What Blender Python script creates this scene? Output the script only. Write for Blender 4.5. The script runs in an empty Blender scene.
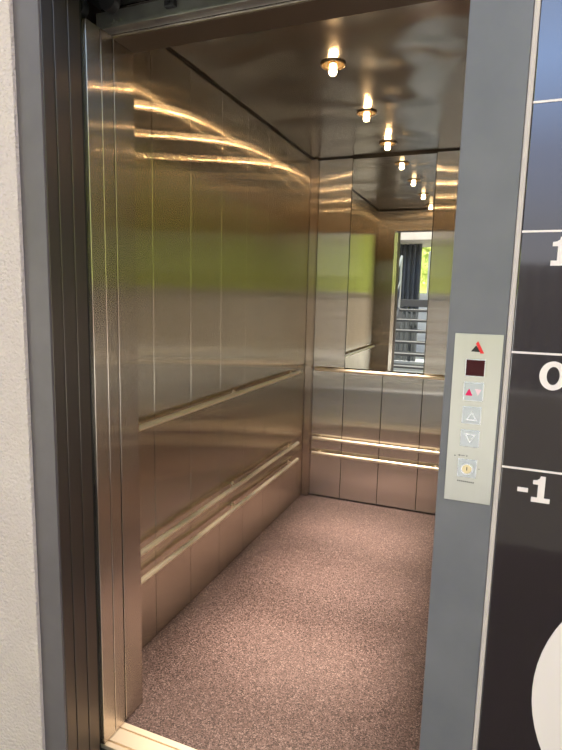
import bpy, bmesh, math, random
from mathutils import Vector, Matrix
random.seed(4)
SC = bpy.context.scene
C = SC.collection
PI = math.pi

# ------------------------------------------------------------------ mesh helpers
def finish(bm, name, mat, parent=None, smooth=False, ang=0.6):
    bmesh.ops.recalc_face_normals(bm, faces=bm.faces)
    me = bpy.data.meshes.new(name)
    if smooth:
        for f in bm.faces: f.smooth = True
        for e in bm.edges:
            if len(e.link_faces) == 2 and e.calc_face_angle(0) > ang: e.smooth = False
    bm.to_mesh(me); bm.free()
    o = bpy.data.objects.new(name, me); C.objects.link(o)
    me.materials.append(mat)
    if smooth:      # flat faces stay flat, only the folded edges are rounded
        w = o.modifiers.new('weighted', 'WEIGHTED_NORMAL'); w.weight = 100; w.keep_sharp = True
    if parent:
        o.parent = parent
        o.matrix_parent_inverse = Matrix.Identity(4)
    return o

def BM(): return bmesh.new()

def box(bm, x0, x1, y0, y1, z0, z1, bev=0.0, seg=2):
    M = Matrix.Translation(((x0+x1)/2, (y0+y1)/2, (z0+z1)/2)) @ Matrix.Diagonal((x1-x0, y1-y0, z1-z0, 1))
    r = bmesh.ops.create_cube(bm, size=1, matrix=M)
    if bev:
        es = list({e for v in r['verts'] for e in v.link_edges})
        bmesh.ops.bevel(bm, geom=es, offset=bev, segments=seg, profile=.5, affect='EDGES')
    return bm

def rod(bm, a, b, r, n=20, cap=0.0, r2=None):
    a, b = Vector(a), Vector(b); d = b-a
    M = Matrix.Translation((a+b)/2) @ d.to_track_quat('Z', 'Y').to_matrix().to_4x4()
    ret = bmesh.ops.create_cone(bm, cap_ends=True, segments=n, radius1=r, radius2=r if r2 is None else r2, depth=d.length, matrix=M)
    if cap:
        fs = {f for v in ret['verts'] for f in v.link_faces if len(f.verts) > 4}
        es = list({e for f in fs for e in f.edges})
        bmesh.ops.bevel(bm, geom=es, offset=cap, segments=2, profile=.5, affect='EDGES')
    return bm

def tube(bm, pts, r, n=12):
    pts = [Vector(p) for p in pts]; rings = []
    for i, p in enumerate(pts):
        t = (pts[min(i+1, len(pts)-1)] - pts[max(i-1, 0)]).normalized()
        q = t.to_track_quat('Z', 'Y').to_matrix() if abs(t.z) < .9 else t.to_track_quat('Z', 'X').to_matrix()
        rings.append([bm.verts.new(p + q @ Vector((r*math.cos(2*PI*k/n), r*math.sin(2*PI*k/n), 0))) for k in range(n)])
    for a, b in zip(rings, rings[1:]):
        # match the ring start to avoid twisting
        s = min(range(n), key=lambda k: (b[k].co-a[0].co).length)
        b[:] = b[s:]+b[:s]
        for k in range(n): bm.faces.new((a[k], a[(k+1) % n], b[(k+1) % n], b[k]))
    bm.faces.new(rings[0]); bm.faces.new(rings[-1])
    return bm

def lathe(bm, prof, n=36, closed=False):
    rings = [[bm.verts.new((r*math.cos(2*PI*k/n), r*math.sin(2*PI*k/n), z)) for k in range(n)] for r, z in prof]
    pr = list(zip(rings, rings[1:])) + ([(rings[-1], rings[0])] if closed else [])
    for a, b in pr:
        for k in range(n): bm.faces.new((a[k], a[(k+1) % n], b[(k+1) % n], b[k]))
    return bm

def plate(bm, pts, y, t):
    """extruded outline in the XZ plane: front face at y, thickness t away from the viewer"""
    f = [bm.verts.new((p[0], y, p[1])) for p in pts]
    b = [bm.verts.new((p[0], y+t, p[1])) for p in pts]
    bm.faces.new(f); bm.faces.new(b)
    for i in range(len(pts)):
        j = (i+1) % len(pts)
        bm.faces.new((f[i], f[j], b[j], b[i]))
    return bm

def ringplate(bm, outer, inner, y, t):
    n = len(outer)
    L = [[bm.verts.new((p[0], yy, p[1])) for p in pts] for pts, yy in ((outer, y), (inner, y), (outer, y+t), (inner, y+t))]
    for i in range(n):
        j = (i+1) % n
        bm.faces.new((L[0][i], L[0][j], L[1][j], L[1][i])); bm.faces.new((L[2][i], L[2][j], L[3][j], L[3][i]))
        bm.faces.new((L[0][i], L[0][j], L[2][j], L[2][i])); bm.faces.new((L[1][i], L[1][j], L[3][j], L[3][i]))
    return bm

def ell(cx, cz, rx, rz, n=40): return [(cx+rx*math.cos(2*PI*k/n), cz+rz*math.sin(2*PI*k/n)) for k in range(n)]

def tag(o, label, cat, group=None):
    o['label'] = label; o['category'] = cat
    if group: o['group'] = group
    return o
def thing(name, loc, label, cat, group=None):
    o = bpy.data.objects.new(name, None); C.objects.link(o); o.location = loc
    o.empty_display_size = .05
    return tag(o, label, cat, group)
def struct(o): o['kind'] = 'structure'; return o

# ------------------------------------------------------------------ materials
def lin(c):
    return tuple(((v/255)/12.92 if v/255 <= .04045 else ((v/255+.055)/1.055)**2.4) for v in c)+(1,)
class NT:
    def __init__(s, name):
        s.m = bpy.data.materials.new(name); s.m.use_nodes = True
        s.t = s.m.node_tree; s.t.nodes.clear(); s.out = s.n('ShaderNodeOutputMaterial')
    def n(s, ty, **kw):
        nd = s.t.nodes.new(ty)
        for k, v in kw.items(): setattr(nd, k, v)
        return nd
    def l(s, a, b): s.t.links.new(a, b)

def principled(name, col, rough=.5, metal=0., ior=1.5, bump=None, noise=None, coat=0., spec=.5):
    """bump=(scale, strength, distance)  noise=(scale, dark colour, light colour)"""
    T = NT(name); b = T.n('ShaderNodeBsdfPrincipled'); T.l(b.outputs[0], T.out.inputs[0])
    b.inputs['Base Color'].default_value = col; b.inputs['Roughness'].default_value = rough
    b.inputs['Metallic'].default_value = metal; b.inputs['IOR'].default_value = ior
    b.inputs['Coat Weight'].default_value = coat; b.inputs['Specular IOR Level'].default_value = spec
    tc = T.n('ShaderNodeTexCoord')
    if noise:
        nz = T.n('ShaderNodeTexNoise'); nz.inputs['Scale'].default_value = noise[0]; nz.inputs['Detail'].default_value = 6
        T.l(tc.outputs['Object'], nz.inputs['Vector'])
        rp = T.n('ShaderNodeValToRGB'); rp.color_ramp.elements[0].color = noise[1]; rp.color_ramp.elements[1].color = noise[2]
        rp.color_ramp.elements[0].position = .3; rp.color_ramp.elements[1].position = .7
        T.l(nz.outputs['Fac'], rp.inputs[0]); T.l(rp.outputs[0], b.inputs['Base Color'])
    if bump:
        nz = T.n('ShaderNodeTexNoise'); nz.inputs['Scale'].default_value = bump[0]; nz.inputs['Detail'].default_value = 3
        T.l(tc.outputs['Object'], nz.inputs['Vector'])
        bp = T.n('ShaderNodeBump'); bp.inputs['Strength'].default_value = bump[1]; bp.inputs['Distance'].default_value = bump[2]
        T.l(nz.outputs['Fac'], bp.inputs['Height']); T.l(bp.outputs[0], b.inputs['Normal'])
    return T.m

def brushed(name, col, r_sharp=.026, an=.905, r_soft=.09, an_soft=.82, mixf=.14, wave=.00002, dull=.0, dullcol=(.3, .26, .22, 1)):
    """vertically grained stainless steel: the lobe is stretched along the horizontal tangent"""
    T = NT(name)
    geo = T.n('ShaderNodeNewGeometry'); cr = T.n('ShaderNodeVectorMath', operation='CROSS_PRODUCT')
    T.l(geo.outputs['True Normal'], cr.inputs[0]); cr.inputs[1].default_value = (0, 0, 1)
    ad = T.n('ShaderNodeVectorMath', operation='ADD'); T.l(cr.outputs[0], ad.inputs[0]); ad.inputs[1].default_value = (1e-4, 1e-4, 0)
    nm = T.n('ShaderNodeVectorMath', operation='NORMALIZE'); T.l(ad.outputs[0], nm.inputs[0])
    # slow waviness of the sheet and fine grain
    tc = T.n('ShaderNodeTexCoord')
    mp = T.n('ShaderNodeMapping'); mp.inputs['Scale'].default_value = (1.2, 1.2, 3.2); T.l(tc.outputs['Object'], mp.inputs[0])
    nz = T.n('ShaderNodeTexNoise'); nz.inputs['Scale'].default_value = 1.0; nz.inputs['Detail'].default_value = 1; T.l(mp.outputs[0], nz.inputs['Vector'])
    bp = T.n('ShaderNodeBump'); bp.inputs['Strength'].default_value = 1; bp.inputs['Distance'].default_value = wave
    T.l(nz.outputs['Fac'], bp.inputs['Height'])
    mp2 = T.n('ShaderNodeMapping'); mp2.inputs['Scale'].default_value = (260, 260, 1.2); T.l(tc.outputs['Object'], mp2.inputs[0])
    n2 = T.n('ShaderNodeTexNoise'); n2.inputs['Scale'].default_value = 1; n2.inputs['Detail'].default_value = 2; T.l(mp2.outputs[0], n2.inputs['Vector'])
    mc = T.n('ShaderNodeMix', data_type='RGBA'); T.l(n2.outputs['Fac'], mc.inputs[0])
    mc.inputs[6].default_value = tuple(v*.97 for v in col[:3])+(1,); mc.inputs[7].default_value = tuple(min(1, v*1.03) for v in col[:3])+(1,)
    g = []
    for r, a in ((r_sharp, an), (r_soft, an_soft)):
        b = T.n('ShaderNodeBsdfAnisotropic'); b.distribution = 'GGX'
        b.inputs['Roughness'].default_value = math.sqrt(r); b.inputs['Anisotropy'].default_value = -a
        T.l(mc.outputs[2], b.inputs['Color']); T.l(nm.outputs[0], b.inputs['Tangent']); T.l(bp.outputs[0], b.inputs['Normal'])
        g.append(b)
    mx = T.n('ShaderNodeMixShader'); mx.inputs[0].default_value = mixf
    T.l(g[0].outputs[0], mx.inputs[1]); T.l(g[1].outputs[0], mx.inputs[2])
    if dull:
        df = T.n('ShaderNodeBsdfDiffuse'); df.inputs[0].default_value = dullcol
        m2 = T.n('ShaderNodeMixShader'); m2.inputs[0].default_value = dull
        T.l(mx.outputs[0], m2.inputs[1]); T.l(df.outputs[0], m2.inputs[2]); mx = m2
    T.l(mx.outputs[0], T.out.inputs[0])
    return T.m

def glow(name, col, s):
    T = NT(name); e = T.n('ShaderNodeEmission'); e.inputs[0].default_value = col; e.inputs[1].default_value = s
    T.l(e.outputs[0], T.out.inputs[0]); return T.m

STEEL = brushed('brushed_steel', (.66, .60, .51, 1))  # warm light of bulbs and floor tinted into the steel
STEEL_B = brushed('brushed_steel_rear', (.76, .735, .69, 1), r_sharp=.024, an=.92)  # lighter copy of the wall steel, its brighter reflections put into the colour
STEEL_R = brushed('brushed_steel_jamb', (.60, .53, .46, 1), r_sharp=.03, an=.86, r_soft=.08, an_soft=.7, mixf=.2, dull=.04, wave=.00003)  # warm reflections on the jambs put into the steel colour
RAILM = principled('satin_steel_rail', (.95, .85, .66, 1), .38, .5)
PLATE = brushed('brushed_plate', (.56, .55, .515, 1), r_sharp=.16, an=.5, r_soft=.22, an_soft=.4, dull=.2, dullcol=(.36, .355, .33, 1))
BTN = principled('button_metal', (.52, .54, .58, 1), .35, .9)
BTN_E = principled('button_edge', (.62, .63, .66, 1), .25, 1.)
GOLD = principled('key_cylinder_brass', (.72, .60, .38, 1), .3, 1.)
CHROME = principled('polished_metal', (.75, .72, .68, 1), .14, 1.)
GREY = principled('grey_painted_steel', lin((108, 107, 113)), .42, 0., 1.5, bump=(420, .12, .0006), noise=(9, lin((102, 101, 108)), lin((113, 111, 117))))
GREY_SHADED = principled('grey_paint_shaded', lin((98, 90, 92)), .5, 0., 1.45, bump=(420, .12, .0006), noise=(9, lin((93, 85, 87)), lin((103, 95, 97))))  # same grey paint as the right post, its shade put into the colour
TAUPE = brushed('dark_taupe_steel', (.16, .135, .12, 1), r_sharp=.09, an=.6, r_soft=.15, an_soft=.4, dull=.3, dullcol=(.09, .075, .068, 1))  # dark taupe steel for the landing door leaves and reveals
DARK = principled('dark_shaft', (.012, .011, .011, 1), .7)
SEAL = principled('black_gap', (.01, .009, .008, 1), .6)
ZINC = principled('galvanised_track', (.30, .30, .30, 1), .38, .85, noise=(14, (.24, .24, .24, 1), (.36, .36, .35, 1)))
SILL = principled('aluminium_sill', (.90, .80, .63, 1), .42, .6)
BULB = glow('halogen_bulb', (1, .68, .36, 1), 34)
FILA = glow('halogen_filament', (1, .60, .26, 1), 420)
CUP = principled('lamp_reflector', (.80, .66, .45, 1), .2, 1.)
RINGM = principled('lamp_ring', (.16, .12, .08, 1), .35, .9)
BOARD = principled('glossy_dark_board', lin((47, 38, 41)), .06, 0., 2.2)
WHITE = principled('white_vinyl', lin((246, 230, 229)), .45)
CAULK = principled('pale_sealant', lin((196, 182, 178)), .7, bump=(90, .5, .002))
RED = principled('red_enamel', lin((222, 40, 44)), .4)
BLACK = principled('black_enamel', (.012, .012, .013, 1), .4)
INK = principled('engraved_ink', (.10, .10, .10, 1), .6)
DISP = principled('display_window', lin((58, 4, 12)), .3, 0., 1.3)
PINK = glow('lit_arrow', (1, .05, .16, 1), .9)
PALE = principled('unlit_arrow', lin((240, 205, 215)), .4)
STUCCO = principled('stucco', lin((214, 196, 190)), .9, bump=(120, 1, .011), noise=(3, lin((209, 191, 185)), lin((218, 201, 195))))
CONC = principled('pavement', (.53, .54, .55, 1), .75, noise=(2.5, (.49, .50, .51, 1), (.58, .58, .58, 1)), bump=(60, .3, .003))
STAIRM = principled('stair_steel', (.028, .029, .032, 1), .5, .2)
NOSE = principled('stair_nosing', (.22, .22, .22, 1), .5, .3)
INOX = principled('railing_inox', (.62, .63, .64, 1), .28, 1.)
SOFF = principled('pale_soffit', lin((205, 196, 184)), .8, noise=(4, lin((146, 138, 128)), lin((158, 150, 140))))
CLAD = principled('corrugated_cladding', (.055, .06, .062, 1), .5, .2, noise=(3, (.048, .052, .054, 1), (.065, .07, .072, 1)))
BARK = principled('hedge_stem', (.06, .045, .03, 1), .9, bump=(30, .5, .01))
MIRROR = principled('mirror_glass', (.84, .87, .86, 1), .0, 1.)

def floor_mat():
    T = NT('speckled_floor'); b = T.n('ShaderNodeBsdfPrincipled'); T.l(b.outputs[0], T.out.inputs[0])
    tc = T.n('ShaderNodeTexCoord')
    v = T.n('ShaderNodeTexVoronoi'); v.inputs['Scale'].default_value = 300; T.l(tc.outputs['Object'], v.inputs['Vector'])
    sp = T.n('ShaderNodeSeparateColor'); T.l(v.outputs['Color'], sp.inputs[0])
    rp = T.n('ShaderNodeValToRGB'); cr = rp.color_ramp; cr.interpolation = 'CONSTANT'
    cr.elements[0].position = 0; cr.elements[0].color = (.045, .028, .026, 1)
    cr.elements[1].position = .22; cr.elements[1].color = (.13, .085, .075, 1)
    for p, c in ((.48, (.22, .15, .132, 1)), (.72, (.30, .215, .195, 1)), (.90, (.47, .37, .34, 1))):
        e = cr.elements.new(p); e.color = c
    T.l(sp.outputs[0], rp.inputs[0])
    nz = T.n('ShaderNodeTexNoise'); nz.inputs['Scale'].default_value = 3; nz.inputs['Detail'].default_value = 4; T.l(tc.outputs['Object'], nz.inputs['Vector'])
    r2 = T.n('ShaderNodeValToRGB'); r2.color_ramp.elements[0].color = (.86, .86, .86, 1); r2.color_ramp.elements[1].color = (1.1, 1.08, 1.06, 1)
    T.l(nz.outputs['Fac'], r2.inputs[0])
    mx = T.n('ShaderNodeMix', data_type='RGBA', blend_type='MULTIPLY'); mx.inputs[0].default_value = 1
    T.l(rp.outputs[0], mx.inputs[6]); r2.color_ramp.elements[0].color = (.33, .32, .33, 1); r2.color_ramp.elements[1].color = (.47, .45, .455, 1); T.l(r2.outputs[0], mx.inputs[7]); T.l(mx.outputs[2], b.inputs['Base Color'])
    b.inputs['Roughness'].default_value = .48
    bp = T.n('ShaderNodeBump'); bp.inputs['Strength'].default_value = .25; bp.inputs['Distance'].default_value = .001
    T.l(sp.outputs[1], bp.inputs['Height']); T.l(bp.outputs[0], b.inputs['Normal'])
    return T.m
FLOORM = floor_mat()

def ceil_mat():
    """polished, slightly buckled steel sheet with cloudy stains"""
    T = NT('polished_ceiling_steel'); b = T.n('ShaderNodeBsdfPrincipled'); T.l(b.outputs[0], T.out.inputs[0])
    b.inputs['Metallic'].default_value = 1
    tc = T.n('ShaderNodeTexCoord')
    n1 = T.n('ShaderNodeTexNoise'); n1.inputs['Scale'].default_value = 2.0; n1.inputs['Detail'].default_value = 0.6; n1.inputs['Distortion'].default_value = 1.2
    T.l(tc.outputs['Object'], n1.inputs['Vector'])
    bp = T.n('ShaderNodeBump'); bp.inputs['Strength'].default_value = 1; bp.inputs['Distance'].default_value = .022
    T.l(n1.outputs['Fac'], bp.inputs['Height']); T.l(bp.outputs[0], b.inputs['Normal'])
    n2 = T.n('ShaderNodeTexNoise'); n2.inputs['Scale'].default_value = 7; n2.inputs['Detail'].default_value = 8; n2.inputs['Distortion'].default_value = .2
    T.l(tc.outputs['Object'], n2.inputs['Vector'])
    r = T.n('ShaderNodeValToRGB'); r.color_ramp.elements[0].position = .35; r.color_ramp.elements[1].position = .75
    r.color_ramp.elements[0].color = (.31, .288, .26, 1); r.color_ramp.elements[1].color = (.345, .32, .288, 1)
    T.l(n2.outputs['Fac'], r.inputs[0]); T.l(r.outputs[0], b.inputs['Base Color'])
    mr = T.n('ShaderNodeMapRange'); mr.inputs[1].default_value = .3; mr.inputs[2].default_value = .75; mr.inputs[3].default_value = .225; mr.inputs[4].default_value = .24
    T.l(n2.outputs['Fac'], mr.inputs[0]); T.l(mr.outputs[0], b.inputs['Roughness'])
    return T.m
CEILM = ceil_mat()

def leaf_mat():
    T = NT('hedge_leaves'); b = T.n('ShaderNodeBsdfPrincipled'); b.inputs['Roughness'].default_value = .5
    g = T.n('ShaderNodeNewGeometry'); r = T.n('ShaderNodeValToRGB')
    r.color_ramp.elements[0].color = (.52, .58, .15, 1); r.color_ramp.elements[1].color = (.80, .82, .34, 1)
    T.l(g.outputs['Random Per Island'], r.inputs[0]); T.l(r.outputs[0], b.inputs['Base Color'])
    tr = T.n('ShaderNodeBsdfTranslucent'); T.l(r.outputs[0], tr.inputs[0])
    mx = T.n('ShaderNodeMixShader'); mx.inputs[0].default_value = .4
    T.l(b.outputs[0], mx.inputs[1]); T.l(tr.outputs[0], mx.inputs[2]); T.l(mx.outputs[0], T.out.inputs[0])
    return T.m
LEAF = leaf_mat()

# ------------------------------------------------------------------ dimensions (metres; camera eye at 0,0,1.35)
XL, XR, YB, YF, H = -1.166, -.045, 3.405, 1.342, 2.222
JX, JR = -1.0, -.084            # clear opening
LY = [1.545, 2.08, 2.64, 3.165]; LX = -.645

# ------------------------------------------------------------------ car interior
bm = BM(); box(bm, XL-.02, XR+.02, 1.25, YB+.02, -.03, 0)
struct(finish(bm, 'floor', FLOORM))

# left wall: eight upright steel panels with folded edges, one mesh
def wall_x(name, x, sgn, ys, z0, z1):
    bm = BM()
    for a, b in zip(ys, ys[1:]):
        box(bm, *(sorted((x, x-sgn*.012))), a+.0016, b-.0016, z0, z1, .0022, 2)
    old = set(bm.faces)
    box(bm, *(sorted((x-sgn*.003, x-sgn*.03))), ys[0], ys[-1], z0, z1)
    for f in bm.faces:
        if f not in old: f.material_index = 1
    o = finish(bm, name, STEEL, smooth=True, ang=.9); o.data.materials.append(SEAL)
    return struct(o)
ysl = [YF, 1.40, 1.66, 1.92, 2.18, 2.44, 2.70, 2.96, 3.22, 3.362]
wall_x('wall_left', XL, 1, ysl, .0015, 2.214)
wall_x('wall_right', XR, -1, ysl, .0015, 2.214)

bm = BM()
cols = [(-1.122, -.905, .0015, 2.214), (-.905, -.652, .0015, .893), (-.652, -.399, .0015, .893), (-.399, -.146, .0015, 2.214)]
for x0, x1, z0, z1 in cols: box(bm, x0+.0016, x1-.0016, YB, YB+.012, z0, z1, .0022, 2)
old = set(bm.faces)
box(bm, XL, XR, YB+.003, YB+.03, .004, 2.214)
for f in bm.faces:
    if f not in old: f.material_index = 1
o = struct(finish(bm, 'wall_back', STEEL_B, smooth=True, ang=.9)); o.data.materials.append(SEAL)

# upright corner covers
for i, (x0, x1) in enumerate(((XL, -1.1215), (-.144, XR))):
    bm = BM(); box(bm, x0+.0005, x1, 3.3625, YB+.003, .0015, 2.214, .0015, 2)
    struct(finish(bm, 'trim_%d' % (i+1), STEEL_R, smooth=True, ang=.9))

# front wall seen from inside: two returns and the header over the opening
bm = BM()
box(bm, XL-.02, JX, 1.256, YF, .002, 2.02, .0015, 2)
box(bm, JR, XR+.02, 1.256, YF, .002, 2.02, .0015, 2)
box(bm, XL-.02, XR+.02, 1.256, YF, 2.02, 2.214, .0015, 2)
struct(finish(bm, 'wall_front', STEEL_R, smooth=True, ang=.9))

# ceiling with four round lamp cut-outs
bm = BM()
x0, x1, y0, y1 = XL-.02, XR+.02, 1.25, YB+.02
hw = .12
def quad(*p): bm.faces.new([bm.verts.new((a, b, H)) for a, b in p])
quad((x0, y0), (LX-hw, y0), (LX-hw, y1), (x0, y1)); quad((LX+hw, y0), (x1, y0), (x1, y1), (LX+hw, y1))
yy = y0
N = 40; R_H = .043
for ly in LY:
    quad((LX-hw, yy), (LX+hw, yy), (LX+hw, ly-hw), (LX-hw, ly-hw))
    yy = ly+hw
    inn, out = [], []
    for k in range(N):
        a = 2*PI*k/N; c, s = math.cos(a), math.sin(a); m = max(abs(c), abs(s))
        inn.append(bm.verts.new((LX+R_H*c, ly+R_H*s, H))); out.append(bm.verts.new((LX+hw*c/m, ly+hw*s/m, H)))
    for k in range(N):
        j = (k+1) % N; bm.faces.new((inn[k], inn[j], out[j], out[k]))
quad((LX-hw, yy), (LX+hw, yy), (LX+hw, y1), (LX-hw, y1))
bmesh.ops.remove_doubles(bm, verts=bm.verts, dist=1e-5)
struct(finish(bm, 'ceiling', CEILM))
# lid above the ceiling, leaving room for the lamp cups
bm = BM(); box(bm, XL-.06, XR+.06, 1.20, YB+.06, H+.10, H+.14); box(bm, XL-.06, XL-.025, 1.25, YB+.06, -.05, H+.1)
box(bm, XR+.025, XR+.06, 1.25, YB+.06, -.05, H+.1); box(bm, XL-.06, XR+.06, YB+.032, YB+.06, -.05, H+.1); box(bm, XL-.06, XR+.06, 1.262, 1.30, H-.006, H+.1)
box(bm, XL-.06, XR+.06, 1.25, YB+.06, -.08, -.032)
struct(finish(bm, 'wall_outer', DARK))

# dark shadow gap along the top of the walls
bm = BM()
box(bm, XL, XL+.004, YF, YB, 2.2145, 2.2215); box(bm, XR-.004, XR, YF, YB, 2.2145, 2.2215)
box(bm, XL+.004, XR-.004, YB-.004, YB, 2.2145, 2.2215); box(bm, XL+.004, XR-.004, YF, YF+.004, 2.2145, 2.2215)
struct(finish(bm, 'trim_3', SEAL))

# mirror
bm = BM(); box(bm, -.9035, -.4005, YB+.0005, YB+.0035, .899, 2.208, .001, 1)
m = finish(bm, 'mirror', MIRROR)
tag(m, 'tall frameless mirror set into the rear steel wall above the handrail', 'mirror')

# ------------------------------------------------------------------ handrails
def handrail_left(z, label, ends, br):
    t = thing('handrail', (XL, ends[0], z), label, 'handrail', 'steel rails round the lift car')
    d = .036
    bm = BM(); rod(bm, (d, 0, 0), (d, ends[1]-ends[0], 0), .0108, 24, .003); finish(bm, 'rail', RAILM, t, True)
    for y in br:
        bm = BM(); yy = y-ends[0]
        tube(bm, [(.0, yy+.028, .0), (.012, yy+.027, .0), (.024, yy+.02, -.001), (.033, yy+.006, -.003), (.036, yy-.01, -.004)], .0058)
        rod(bm, (.0005, yy+.028, 0), (.004, yy+.028, 0), .013, 20, .001)
        finish(bm, 'bracket', RAILM, t, True)
def handrail_back(z, label, x0, x1, br):
    t = thing('handrail', (x0, YB, z), label, 'handrail', 'steel rails round the lift car')
    d = -.036
    bm = BM(); rod(bm, (0, d, 0), (x1-x0, d, 0), .0108, 24, .003); finish(bm, 'rail', RAILM, t, True)
    for x in br:
        bm = BM(); xx = x-x0
        tube(bm, [(xx-.02, 0, 0), (xx-.019, -.012, 0), (xx-.012, -.025, -.001), (xx, -.034, -.003), (xx+.012, -.036, -.004)], .0058)
        rod(bm, (xx-.02, -.0005, 0), (xx-.02, -.004, 0), .013, 20, .001)
        finish(bm, 'bracket', RAILM, t, True)
handrail_left(.886, 'satin steel rail at hand height along the left steel wall', (1.45, 3.17), (2.28, 3.06))
handrail_left(.424, 'satin steel rail on the left wall, upper bar of the low pair', (1.45, 3.17), (2.28, 3.06))
handrail_left(.315, 'satin steel rail on the left wall, lowest bar above the floor', (1.45, 3.17), (2.28, 3.06))
handrail_back(.884, 'satin steel rail across the rear wall directly under the mirror', -1.10, -.20, (-1.035, -.27))
handrail_back(.415, 'satin steel rail low on the rear wall, upper bar of the pair', -1.10, -.20, (-1.035, -.27))
handrail_back(.312, 'satin steel rail on the rear wall, lowest bar near the floor', -1.10, -.20, (-1.035, -.27))

# ------------------------------------------------------------------ downlights
def downlight(y, label):
    t = thing('downlight', (LX, y, H), label, 'ceiling light', 'ceiling spotlights in a row')
    bm = BM(); lathe(bm, [(.041, .001), (.041, -.004), (.0435, -.0065), (.047, -.005), (.0485, -.001)], 40, True); finish(bm, 'ring', RINGM, t, True)
    bm = BM(); lathe(bm, [(.0405, -.001), (.036, .022), (.028, .042), (.017, .056), (.011, .06)], 40); finish(bm, 'reflector', CUP, t, True)
    bm = BM()
    pr = [(.0001, -.041), (.005, -.0405), (.009, -.0390), (.012, -.037), (.0135, -.034), (.0135, -.006), (.011, -.001), (.0001, .0)]
    lathe(bm, pr, 24); bu = finish(bm, 'bulb', BULB, t, True)
    bm = BM(); lathe(bm, [(.0130, -.0330), (.0139, -.0318), (.0139, -.0262), (.0130, -.0250)], 24, True); finish(bm, 'filament', FILA, bu, True)
    bm = BM(); lathe(bm, [(.0001, .0005), (.010, .0005), (.011, .004), (.011, .05), (.0001, .052)], 24); finish(bm, 'socket', RINGM, t, True)
    return t
downlight(LY[1], 'lit warm ceiling spotlight nearest the door, largest of the visible row')
downlight(LY[2], 'lit warm ceiling spotlight in the middle of the visible row')
downlight(LY[3], 'lit warm ceiling spotlight nearest the mirror, smallest of the ceiling row')
downlight(LY[0], 'lit warm ceiling spotlight above the entrance, seen only in the mirror')
for i, y in enumerate(LY):
    L = bpy.data.lights.new('spot_beam', 'SPOT'); L.energy = 700; L.color = (1, .79, .62); L.spot_size = math.radians(34); L.spot_blend = 1; L.shadow_soft_size = .034
    o = bpy.data.objects.new('spot_beam', L); C.objects.link(o); o.location = (LX, y, H-.068)

# ------------------------------------------------------------------ doors, frames, sills
def panel(name, y0, y1, x0, x1, z0, z1, mat, bev=.002):
    bm = BM(); box(bm, x0, x1, y0, y1, z0, z1, bev, 2); return struct(finish(bm, name, mat, smooth=True, ang=.9))
# car door leaves pushed open to the left (their leading edges face the opening)
panel('door_1', 1.206, 1.2505, -1.46, JX, .004, 2.022, STEEL_R)
panel('door_2', 1.1515, 1.2035, -1.46, JX, .004, 2.022, STEEL_R)
# landing door leaves
panel('door_3', 1.0915, 1.132, -1.46, JX, .004, 2.06, TAUPE)
panel('door_4', 1.0455, 1.0885, -1.46, JX, .004, 2.06, TAUPE)
# landing frame: left upright (same grey with its shade painted in, dark taupe reveal), right upright, head
panel('trim_4', 1.0, 1.007, -1.115, JX, -.02, 2.07, GREY_SHADED, .0015)
panel('trim_5', 1.0075, 1.042, -1.115, JX+.0005, -.02, 2.06, TAUPE, .0015)
panel('trim_6', 1.0, 1.06, -.080, .0175, -.02, 2.07, GREY, .002)
panel('trim_7', 1.0, 1.10, -1.115, .0175, 2.072, 2.20, GREY, .002)
# black slot between car and landing doors
panel('trim_8', 1.1338, 1.1496, -1.46, JX-.012, -.02, 2.06, SEAL, 0)
# right-hand reveals and closing jambs
panel('trim_9', 1.062, 1.132, -.079, .01, -.02, 2.06, TAUPE)
panel('trim_10', 1.152, 1.2505, JR, .01, .0, 2.022, STEEL_R)
# sills
bm = BM()
box(bm, JX-.46, JR, 1.229, 1.249, -.03, .0015, .0012); box(bm, JX-.46, JR, 1.176, 1.2245, -.03, .001, .0012); box(bm, JX-.46, JR, 1.1535, 1.170, -.03, .001, .0012)
box(bm, JX-.46, JR, 1.154, 1.249, -.04, -.012)
struct(finish(bm, 'trim_11', SILL, smooth=True, ang=.9))
bm = BM()
box(bm, JX-.46, -.02, 1.045, 1.08, -.03, .001, .0012); box(bm, JX-.46, -.02, 1.085, 1.10, -.03, .001, .0012); box(bm, JX-.46, -.02, 1.105, 1.134, -.03, .001, .0012)
box(bm, JX-.46, -.02, 1.0, 1.040, -.03, .001, .0012); box(bm, JX-.46, -.02, 1.0, 1.134, -.05, -.012)
struct(finish(bm, 'trim_12', SILL, smooth=True, ang=.9))

bm = BM(); box(bm, JX, JR, 1.2525, 1.3435, 2.0155, 2.0195, .001); struct(finish(bm, 'trim_14', principled('shaded_soffit', (.10, .072, .052, 1), .45, .6)))  # thin dark plate: the shade under the header put into its colour
# car door track above the opening
t = thing('door_track', (-.6, 1.225, 2.03), 'grey galvanised door track above the lift entrance with bolts', 'door track')
bm = BM()
box(bm, -.44, .62, .013, .029, -.004, .046, .001); box(bm, -.44, .62, -.003, .013, -.004, .004, .001)
finish(bm, 'rail', ZINC, t, True)
bm = BM()
box(bm, -.44, .62, -.02, .029, .062, .14, .001)
finish(bm, 'hanger_beam', BLACK, t, True)
for x in (-.385, -.365):
    bm = BM(); rod(bm, (x, .0125, .018), (x, .006, .018), .0065, 6); finish(bm, 'bolt', ZINC, t)
bm = BM(); box(bm, -.22, -.19, -.002, .012, .020, .036, .002); rod(bm, (-.205, .013, .03), (-.205, -.006, .03), .004, 12); finish(bm, 'stop', BLACK, t)
for x in (-.43, -.33):
    bm = BM(); rod(bm, (x-.04, -.03, .05), (x-.04, -.006, .05), .026, 24, .003); finish(bm, 'roller', BLACK, t, True)

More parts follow.
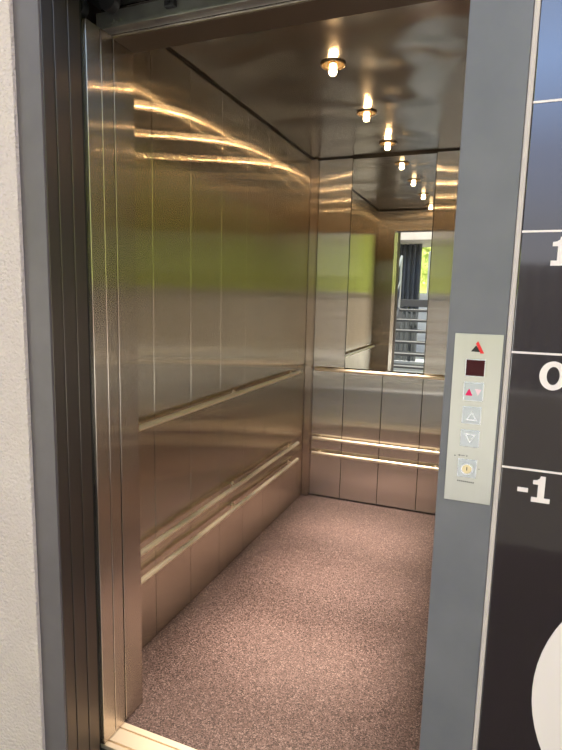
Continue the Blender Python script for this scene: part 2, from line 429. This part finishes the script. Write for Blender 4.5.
# ------------------------------------------------------------------ shaft and facade
bm = BM()
box(bm, -1.66, -1.60, 1.30, 3.70, -.3, 2.7); box(bm, .18, .24, 1.09, 3.70, -.3, 2.7); box(bm, -1.66, .24, 3.64, 3.70, -.3, 2.7)
box(bm, -1.66, .24, 1.09, 3.70, 2.7, 2.76); box(bm, -1.66, .24, 1.0, 3.70, -.36, -.30)
box(bm, -1.66, -1.60, 1.10, 1.30, -.3, 2.7); box(bm, -1.6, .18, 1.134, 1.153, -.3, -.012)
struct(finish(bm, 'wall_shaft', DARK))
bm = BM()
ZT = 4
box(bm, -6, -1.074, .99, 1.09, -.3, ZT); box(bm, .9, 6, .99, 1.09, -.3, ZT)
box(bm, -1.074, .9, 1.0, 1.09, 2.2, ZT); box(bm, .0265, .9, 1.012, 1.09, -.3, 2.2)
struct(finish(bm, 'wall_facade', STUCCO))
bm = BM(); box(bm, .0178, .0262, .9985, 1.05, 0, 2.2, .002)
struct(finish(bm, 'trim_13', CAULK))
bm = BM(); box(bm, -24, 24, -12, .998, -.25, -.0)
struct(finish(bm, 'floor_outside', CONC))

# ------------------------------------------------------------------ floor number board
t = thing('floor_sign', (.0265, 1.0, 0), 'large glossy dark board with white floor numbers right of the lift door', 'sign')
bx, by = .0265, 1.0
bm = BM(); box(bm, .0005, .872, .001, .011, .02, 2.19, .0015); finish(bm, 'board', BOARD, t)
for z in (1.063, 1.266, 1.467, 1.669, 1.87):
    bm = BM(); box(bm, .0008, .866, -.0004, .001, z-.0017, z+.0017); finish(bm, 'divider', WHITE, t)
def one(x, z, h):
    s = h/.048
    pts = [(.004, 0), (.034, 0), (.034, .0085), (.0245, .0085), (.0245, .048), (.0165, .048), (.0155, .0435), (.0115, .0405), (.005, .0395), (.005, .0325), (.0135, .0325), (.0135, .0085), (.004, .0085)]
    return [(x+a*s, z+b*s) for a, b in pts]
bm = BM(); plate(bm, one(.0745-bx, 1.0065, .047), -.0004, .0014); box(bm, .0555-bx, .0725-bx, -.0004, .001, 1.022, 1.0295); finish(bm, 'number', WHITE, t)
bm = BM(); ringplate(bm, ell(.0945-bx, 1.2295, .021, .0245), ell(.0945-bx, 1.2295, .0098, .0155), -.0004, .0014); finish(bm, 'number', WHITE, t)
bm = BM(); plate(bm, one(.0705-bx, 1.4115, .046), -.0004, .0014); finish(bm, 'number', WHITE, t)
bm = BM(); plate(bm, ell(.402-bx, .655, .292, .292, 72), -.0004, .0014); finish(bm, 'disc', WHITE, t)

# ------------------------------------------------------------------ call panel on the right post
t = thing('call_panel', (0, 1.0, 0), 'brushed steel call panel with dark display and arrow buttons on the grey door post', 'call panel')
bm = BM(); box(bm, -.0665, .0130, -.0030, -.0002, .9885, 1.2945, .0008, 2); finish(bm, 'faceplate', PLATE, t)
F = -.003
bm = BM(); plate(bm, [(-.0385, 1.2635), (-.0225, 1.2628), (-.0275, 1.2705), (-.0305, 1.2745)], F-.0006, .0008); o = finish(bm, 'emblem', BLACK, t); o['label'] = 'black triangle half of the emblem'
bm = BM(); plate(bm, [(-.0310, 1.2775), (-.0278, 1.2822), (-.0165, 1.2610), (-.0225, 1.2605)], F-.0006, .0008); o = finish(bm, 'emblem', RED, t); o['label'] = 'red slanted half of the emblem'
cx = -.0292
def tile(cz, hw, hh, name, mat=BTN, dx=0):
    bm = BM(); box(bm, cx+dx-hw-.0013, cx+dx+hw+.0013, F-.0008, F+.0004, cz-hh-.0013, cz+hh+.0013, .0006); fr = finish(bm, 'bezel', BTN_E, t, True)
    bm = BM(); box(bm, cx+dx-hw, cx+dx+hw, F-.0022, F-.0006, cz-hh, cz+hh, .0007); return finish(bm, name, mat, t, True)
tile(1.2347, .0152, .0140, 'display', DISP)
d = tile(1.1925, .0158, .0158, 'direction_indicator')
def tri(c, z, w, h, up=True):
    k = 1 if up else -1
    return [(c-w, z-k*h), (c+w, z-k*h), (c, z+k*h)]
bm = BM(); plate(bm, tri(cx-.0073, 1.1915, .0062, .0062), F-.0027, .0006); o = finish(bm, 'arrow', PINK, d); o['label'] = 'lit red up arrow'
bm = BM(); plate(bm, tri(cx+.0078, 1.1915, .0056, .0058, False), F-.0027, .0006); o = finish(bm, 'arrow', PALE, d); o['label'] = 'unlit pale down arrow'
for cz, up in ((1.1497, True), (1.1074, False)):
    b = tile(cz, .0150, .0146, 'button', dx=-.0002)
    bm = BM(); ringplate(bm, tri(cx, cz-(.0005 if up else -.0005), .0098, .0088, up), tri(cx, cz-(.0012 if up else -.0012), .0062, .0052, up), F-.0030, .001); finish(bm, 'arrow', BTN_E, b)
b = tile(1.0518, .0152, .0158, 'key_switch', dx=-.0012)
bm = BM(); rod(bm, (cx-.0012, F-.002, 1.0515), (cx-.0012, F-.0042, 1.0515), .0112, 32, .0007); finish(bm, 'collar', BTN_E, b, True)
bm = BM(); rod(bm, (cx-.0012, F-.004, 1.0515), (cx-.0012, F-.0058, 1.0515), .0082, 32, .0006); finish(bm, 'cylinder', GOLD, b, True)
bm = BM(); plate(bm, [(cx-.0020, 1.0495), (cx-.0004, 1.0495), (cx-.0004, 1.0550), (cx-.0012, 1.0565), (cx-.0020, 1.0550)], F-.0062, .0006); finish(bm, 'keyhole', BLACK, b)
bm = BM()      # tiny engraved line under the key switch, too small to read
xx = -.0455
for k in range(9):
    box(bm, xx, xx+.0022, F-.0003, F+.0001, 1.0258-.0001*k, 1.0285-.0001*k); xx += .0033
finish(bm, 'engraving', INK, t)
bm = BM()      # small bar and two dots over the key switch
box(bm, -.0475, -.0355, F-.0003, F+.0001, 1.0742, 1.0752); plate(bm, [(-.0475, 1.0747), (-.0440, 1.0765), (-.0440, 1.0729)], F-.0003, .0004)
plate(bm, ell(-.0525, 1.0733, .0012, .0012, 14), F-.0003, .0004); plate(bm, ell(-.0320, 1.0745, .0012, .0012, 14), F-.0003, .0004)
finish(bm, 'engraving', INK, t)
bm = BM(); plate(bm, ell(-.0100, 1.0530, .0010, .0010, 12), F-.0003, .0004); finish(bm, 'engraving', INK, t)

# ------------------------------------------------------------------ outside, seen in the mirror, plus unseen dark parts added for reflections
def staircase(label, x0, x1, z0, y0, dy, n, railx, group):
    t = thing('staircase', ((x0+x1)/2, y0, z0), label, 'staircase', group)
    o0 = Vector(((x0+x1)/2, y0, z0)); w = (x1-x0)/2; s = 1 if dy > 0 else -1
    for k in range(1, n+1):
        yk = dy*(k-1)
        bm = BM(); box(bm, -w+.03, w-.03, min(yk, yk+s*.29), max(yk, yk+s*.29), .17*k-.045, .17*k-.001, .004); tr = finish(bm, 'tread', STAIRM, t)
        bm = BM(); box(bm, -w+.03, w-.03, min(yk-s*.004, yk+s*.03), max(yk-s*.004, yk+s*.03), .17*k-.014, .17*k+.002, .002); finish(bm, 'nosing', NOSE, tr)
    for sx in (-1, 1):
        bm = BM(); xx0, xx1 = sx*w-(.03 if sx > 0 else 0), sx*w+(.03 if sx < 0 else 0)
        A = [(-s*.08, 0), (s*.22, 0), (dy*n, .17*(n-1)-.06), (dy*n, .17*n+.03), (dy*(n-1), .17*n+.03), (-s*.08, .17)]
        f = [bm.verts.new((xx0, a, b)) for a, b in A]; g = [bm.verts.new((xx1, a, b)) for a, b in A]
        bm.faces.new(f); bm.faces.new(g)
        for i in range(len(A)):
            j = (i+1) % len(A); bm.faces.new((f[i], f[j], g[j], g[i]))
        finish(bm, 'stringer', STAIRM, t)
    xr = railx*(w-.015)
    for k in (1, n//2+1, n):
        bm = BM(); rod(bm, (xr, dy*(k-1), .17*k), (xr, dy*(k-1), .17*k+.92), .018, 12); finish(bm, 'post', INOX, t, True)
    bm = BM(); tube(bm, [(xr, 0, .17+.92), (xr, dy*(n-1), .17*n+.92)], .021); finish(bm, 'handrail', INOX, t, True)
    bm = BM(); tube(bm, [(xr, 0, .17+.50), (xr, dy*(n-1), .17*n+.50)], .010); finish(bm, 'handrail', INOX, t, True)
    return t
staircase('open-tread dark metal staircase rising from the paving, reflected in the mirror', -1.66, -.50, 0, -1.31, -.277, 7, -1, None)
staircase('upper dark metal staircase turning back from the half landing, reflected in the mirror', -2.90, -1.74, 1.36, -3.15, .277, 7, 1, None)
t = thing('stair_landing', (-1.7, -3.9, 1.36), 'dark half landing at the head of the open-tread stairs, in the mirror', 'landing')
bm = BM(); box(bm, -1.20, 1.20, -.65, .645, -.13, 0, .004); finish(bm, 'deck', STAIRM, t)
for x, y in ((-1.12, -.55), (1.10, -.55), (-1.12, .5), (1.10, .42)):
    bm = BM(); box(bm, x-.05, x+.05, y-.05, y+.05, -1.36, -.13); finish(bm, 'leg', STAIRM, t)
for x in (.35, 1.15):
    bm = BM(); rod(bm, (x, -.6, 0), (x, -.6, .95), .018, 12); finish(bm, 'post', INOX, t, True)
bm = BM(); tube(bm, [(.35, -.6, .95), (1.15, -.6, .95)], .021); finish(bm, 'handrail', INOX, t, True)
# upper walkway and its columns
t = thing('walkway', (-1.9, -5.3, 2.56), 'pale upper walkway slab over the stairs on steel columns, reflected in the mirror', 'walkway')
bm = BM(); box(bm, -1.6, 1.75, -.85, .75, 0, .16, .006); finish(bm, 'slab', SOFF, t)
for x in (-1.45, 1.12):
    bm = BM(); box(bm, x-.05, x+.05, -.75, -.65, -2.56, 0); finish(bm, 'column', INOX, t)
# corrugated dark wall behind the stairs
bm = BM()
n = 16; x0, x1, yw = -3.3, -1.62, -5.35
pts = []
for k in range(n):
    a = x0+(x1-x0)*k/n; w = (x1-x0)/n
    pts += [(a, yw), (a+w*.4, yw), (a+w*.5, yw+.045), (a+w*.9, yw+.045)]
pts.append((x1, yw))
fr = [[bm.verts.new((a, b, z)) for a, b in pts] for z in (0, 2.55)]
bk = [[bm.verts.new((a, yw-.05, z)) for a, b in pts] for z in (0, 2.55)]
for i in range(len(pts)-1):
    bm.faces.new((fr[0][i], fr[0][i+1], fr[1][i+1], fr[1][i])); bm.faces.new((bk[0][i], bk[0][i+1], bk[1][i+1], bk[1][i]))
    bm.faces.new((fr[1][i], fr[1][i+1], bk[1][i+1], bk[1][i])); bm.faces.new((fr[0][i], fr[0][i+1], bk[0][i+1], bk[0][i]))
for i in (0, len(pts)-1): bm.faces.new((fr[0][i], fr[1][i], bk[1][i], bk[0][i]))
struct(finish(bm, 'wall_cladding', CLAD))

# pale garden wall that carries the hedge
bm = BM(); 
for xa, xb in ((-22.2, .08),):
    box(bm, xa, xb, -8.1, -6.75, 0, 1.46, .01); box(bm, xa, xb, -8.1, -6.70, 1.46, 1.52, .008)
box(bm, .08, 1.9, -8.1, -7.1, 0, 1.52, .01)
struct(finish(bm, 'wall_garden', principled('pale_concrete', (.80, .80, .79, 1), .8, noise=(2, (.76, .77, .77, 1), (.84, .83, .81, 1)), bump=(40, .3, .003))))
t = thing('dark_screen', (.99, -6.86, 0), 'unseen dark screen added behind the viewer to darken the sign board reflection', 'dark_screen')  # unseen boards and frame, added to darken what the glossy sign reflects
gm = principled('dark_screen_paint', (.035, .037, .038, 1), .55)
for k in range(9):
    bm = BM(); box(bm, -.86+k*.192, -.68+k*.192, -.02, .02, .05, 1.92, .004); finish(bm, 'board', gm, t)
bm = BM(); box(bm, -.9, .9, -.06, -.02, .2, .3); box(bm, -.9, .9, -.06, -.02, 1.6, 1.7); box(bm, -.9, -.82, -.06, -.02, 0, 1.9); box(bm, .82, .9, -.06, -.02, 0, 1.9); finish(bm, 'frame', gm, t)
bm = BM(); box(bm, .0, 1.02, -6.7, .95, 0.0005, .018)  # unseen dark ground strip, added to keep the sign's lower reflection dark
struct(finish(bm, 'floor_dark_strip', principled('dark_strip_matte', (.022, .021, .018, 1), .95, noise=(14, (.016, .015, .013, 1), (.028, .028, .022, 1)), bump=(120, .8, .01))))
bm = BM(); box(bm, 1.91, 22.2, -8.1, -6.75, 0, 1.46, .01); box(bm, 1.91, 22.2, -8.1, -6.70, 1.46, 1.52, .008)  # unseen stretch of garden wall, coloured dark to dim the left wall's reflections
struct(finish(bm, 'wall_darkened', principled('darkened_wall_brown', (.27, .23, .18, 1), .85, noise=(5, (.22, .185, .145, 1), (.33, .28, .22, 1)), bump=(14, .6, .01))))
# hedge
def hh(x):
    k = min(1, max(0, (.15-x)/.6))
    k = max(k, min(1, max(0, (x-1.6)/.8)))
    return 2.7+3.3*k+.28*math.sin(1.3*x+.4)+.18*math.sin(3.1*x)
ZB = 1.62
CORE = principled('hedge_core', (.36, .44, .10, 1), .9)
def hedge(xl, xr, n, label):
    xm = (xl+xr)/2
    t = thing('hedge', (xm, -7.6, 0), label, 'hedge')
    bm = BM()
    for k in range(n):
        x = random.uniform(xl+.05, xr-.05)
        z = ZB+(hh(x)-ZB)*random.random()**.8
        y = .45+.12*math.sin(2.3*x+z*1.7)+.09*math.sin(5.1*x-3*z)+random.gauss(0, .07)
        if random.random() < .12: y = random.uniform(-.4, .4); z = hh(x)+random.gauss(0, .06)
        s = random.uniform(.05, .10)*(1+.5*max(0, z-2.4)); s = min(s, min(.8, .8*(z-1.53))) if z > 1.56 else 0
        if s < .02: continue
        q = Matrix.Rotation(random.gauss(0, .9), 3, 'Z') @ Matrix.Rotation(random.gauss(-.5, .6), 3, 'X') @ Matrix.Rotation(random.uniform(0, 6.28), 3, 'Y')
        v = [bm.verts.new(Vector((x-xm, y, z))+q @ Vector(p)*s) for p in ((0, 0, -.5), (.32, .06, 0), (0, 0, .6), (-.32, .06, 0))]
        bm.faces.new(v)
    finish(bm, 'foliage', LEAF, t)
    bm = BM(); m = max(2, int((xr-xl)/.5))
    f, g = [], []
    pts = [(xl-xm, 1.535)]+[(xl-xm+(xr-xl)*k/m, hh(xl+(xr-xl)*k/m)-.15) for k in range(m+1)]+[(xr-xm, 1.535)]
    plate(bm, pts, -.4, .65); finish(bm, 'core', CORE, t)
hedge(-22, 0, 26000, 'tall sunlit green hedge above a pale wall, seen in the mirror beside the stairs')
hedge(1.9, 22, 18000, 'tall sunlit green hedge outside to the right of the added dark screen')

# ------------------------------------------------------------------ sun and sky
S = bpy.data.lights.new('sun', 'SUN'); S.energy = 20; S.angle = .009; S.color = (1, .94, .84)
so = bpy.data.objects.new('sun', S); C.objects.link(so)
so.rotation_euler = Vector((-.25, -.5, -.95)).to_track_quat('-Z', 'Y').to_euler()
W = bpy.data.worlds.new('sky'); SC.world = W; W.use_nodes = True
nt = W.node_tree; nt.nodes.clear()
out = nt.nodes.new('ShaderNodeOutputWorld'); bg = nt.nodes.new('ShaderNodeBackground'); nt.links.new(bg.outputs[0], out.inputs[0])
tc = nt.nodes.new('ShaderNodeTexCoord'); sx = nt.nodes.new('ShaderNodeSeparateXYZ'); nt.links.new(tc.outputs['Generated'], sx.inputs[0])
rp = nt.nodes.new('ShaderNodeValToRGB'); nt.links.new(sx.outputs['Z'], rp.inputs[0])
e = rp.color_ramp.elements
e[0].position = 0; e[0].color = (.80, .78, .78, 1); e[1].position = 1; e[1].color = (.98, .93, .88, 1)
for p, c in ((.12, (.74, .78, .88, 1)), (.24, (.80, .95, 1.35, 1)), (.36, (1.2, 1.75, 2.9, 1)), (.46, (1.1, 1.45, 2.2, 1)), (.56, (.95, .95, .96, 1))):
    q = e.new(p); q.color = c
nt.links.new(rp.outputs[0], bg.inputs[0]); bg.inputs[1].default_value = 1.5

# ------------------------------------------------------------------ camera
f, yaw, pitch, roll = 537.493, .378062, .144099, .0239486
fw = Vector((-math.sin(yaw)*math.cos(pitch), math.cos(yaw)*math.cos(pitch), -math.sin(pitch)))
rt = Vector((math.cos(yaw), math.sin(yaw), 0)); up = rt.cross(fw)
r = rt*math.cos(roll)+up*math.sin(roll); u = -rt*math.sin(roll)+up*math.cos(roll)
cam = bpy.data.cameras.new('camera'); co = bpy.data.objects.new('camera', cam); C.objects.link(co)
co.matrix_world = Matrix(((r.x, u.x, -fw.x, 0), (r.y, u.y, -fw.y, 0), (r.z, u.z, -fw.z, 1.35), (0, 0, 0, 1)))
cam.sensor_fit = 'VERTICAL'; cam.sensor_height = 36; cam.lens = f/750*36; cam.clip_start = .02
SC.camera = co
SC.cycles.sample_clamp_indirect = 2.5; SC.cycles.max_bounces = 16; SC.cycles.glossy_bounces = 12; SC.cycles.diffuse_bounces = 4
SC.view_settings.view_transform = 'Standard'; SC.view_settings.look = 'None'
SC.view_settings.exposure = -0.15; SC.view_settings.gamma = 1; SC.view_settings.use_curve_mapping = False
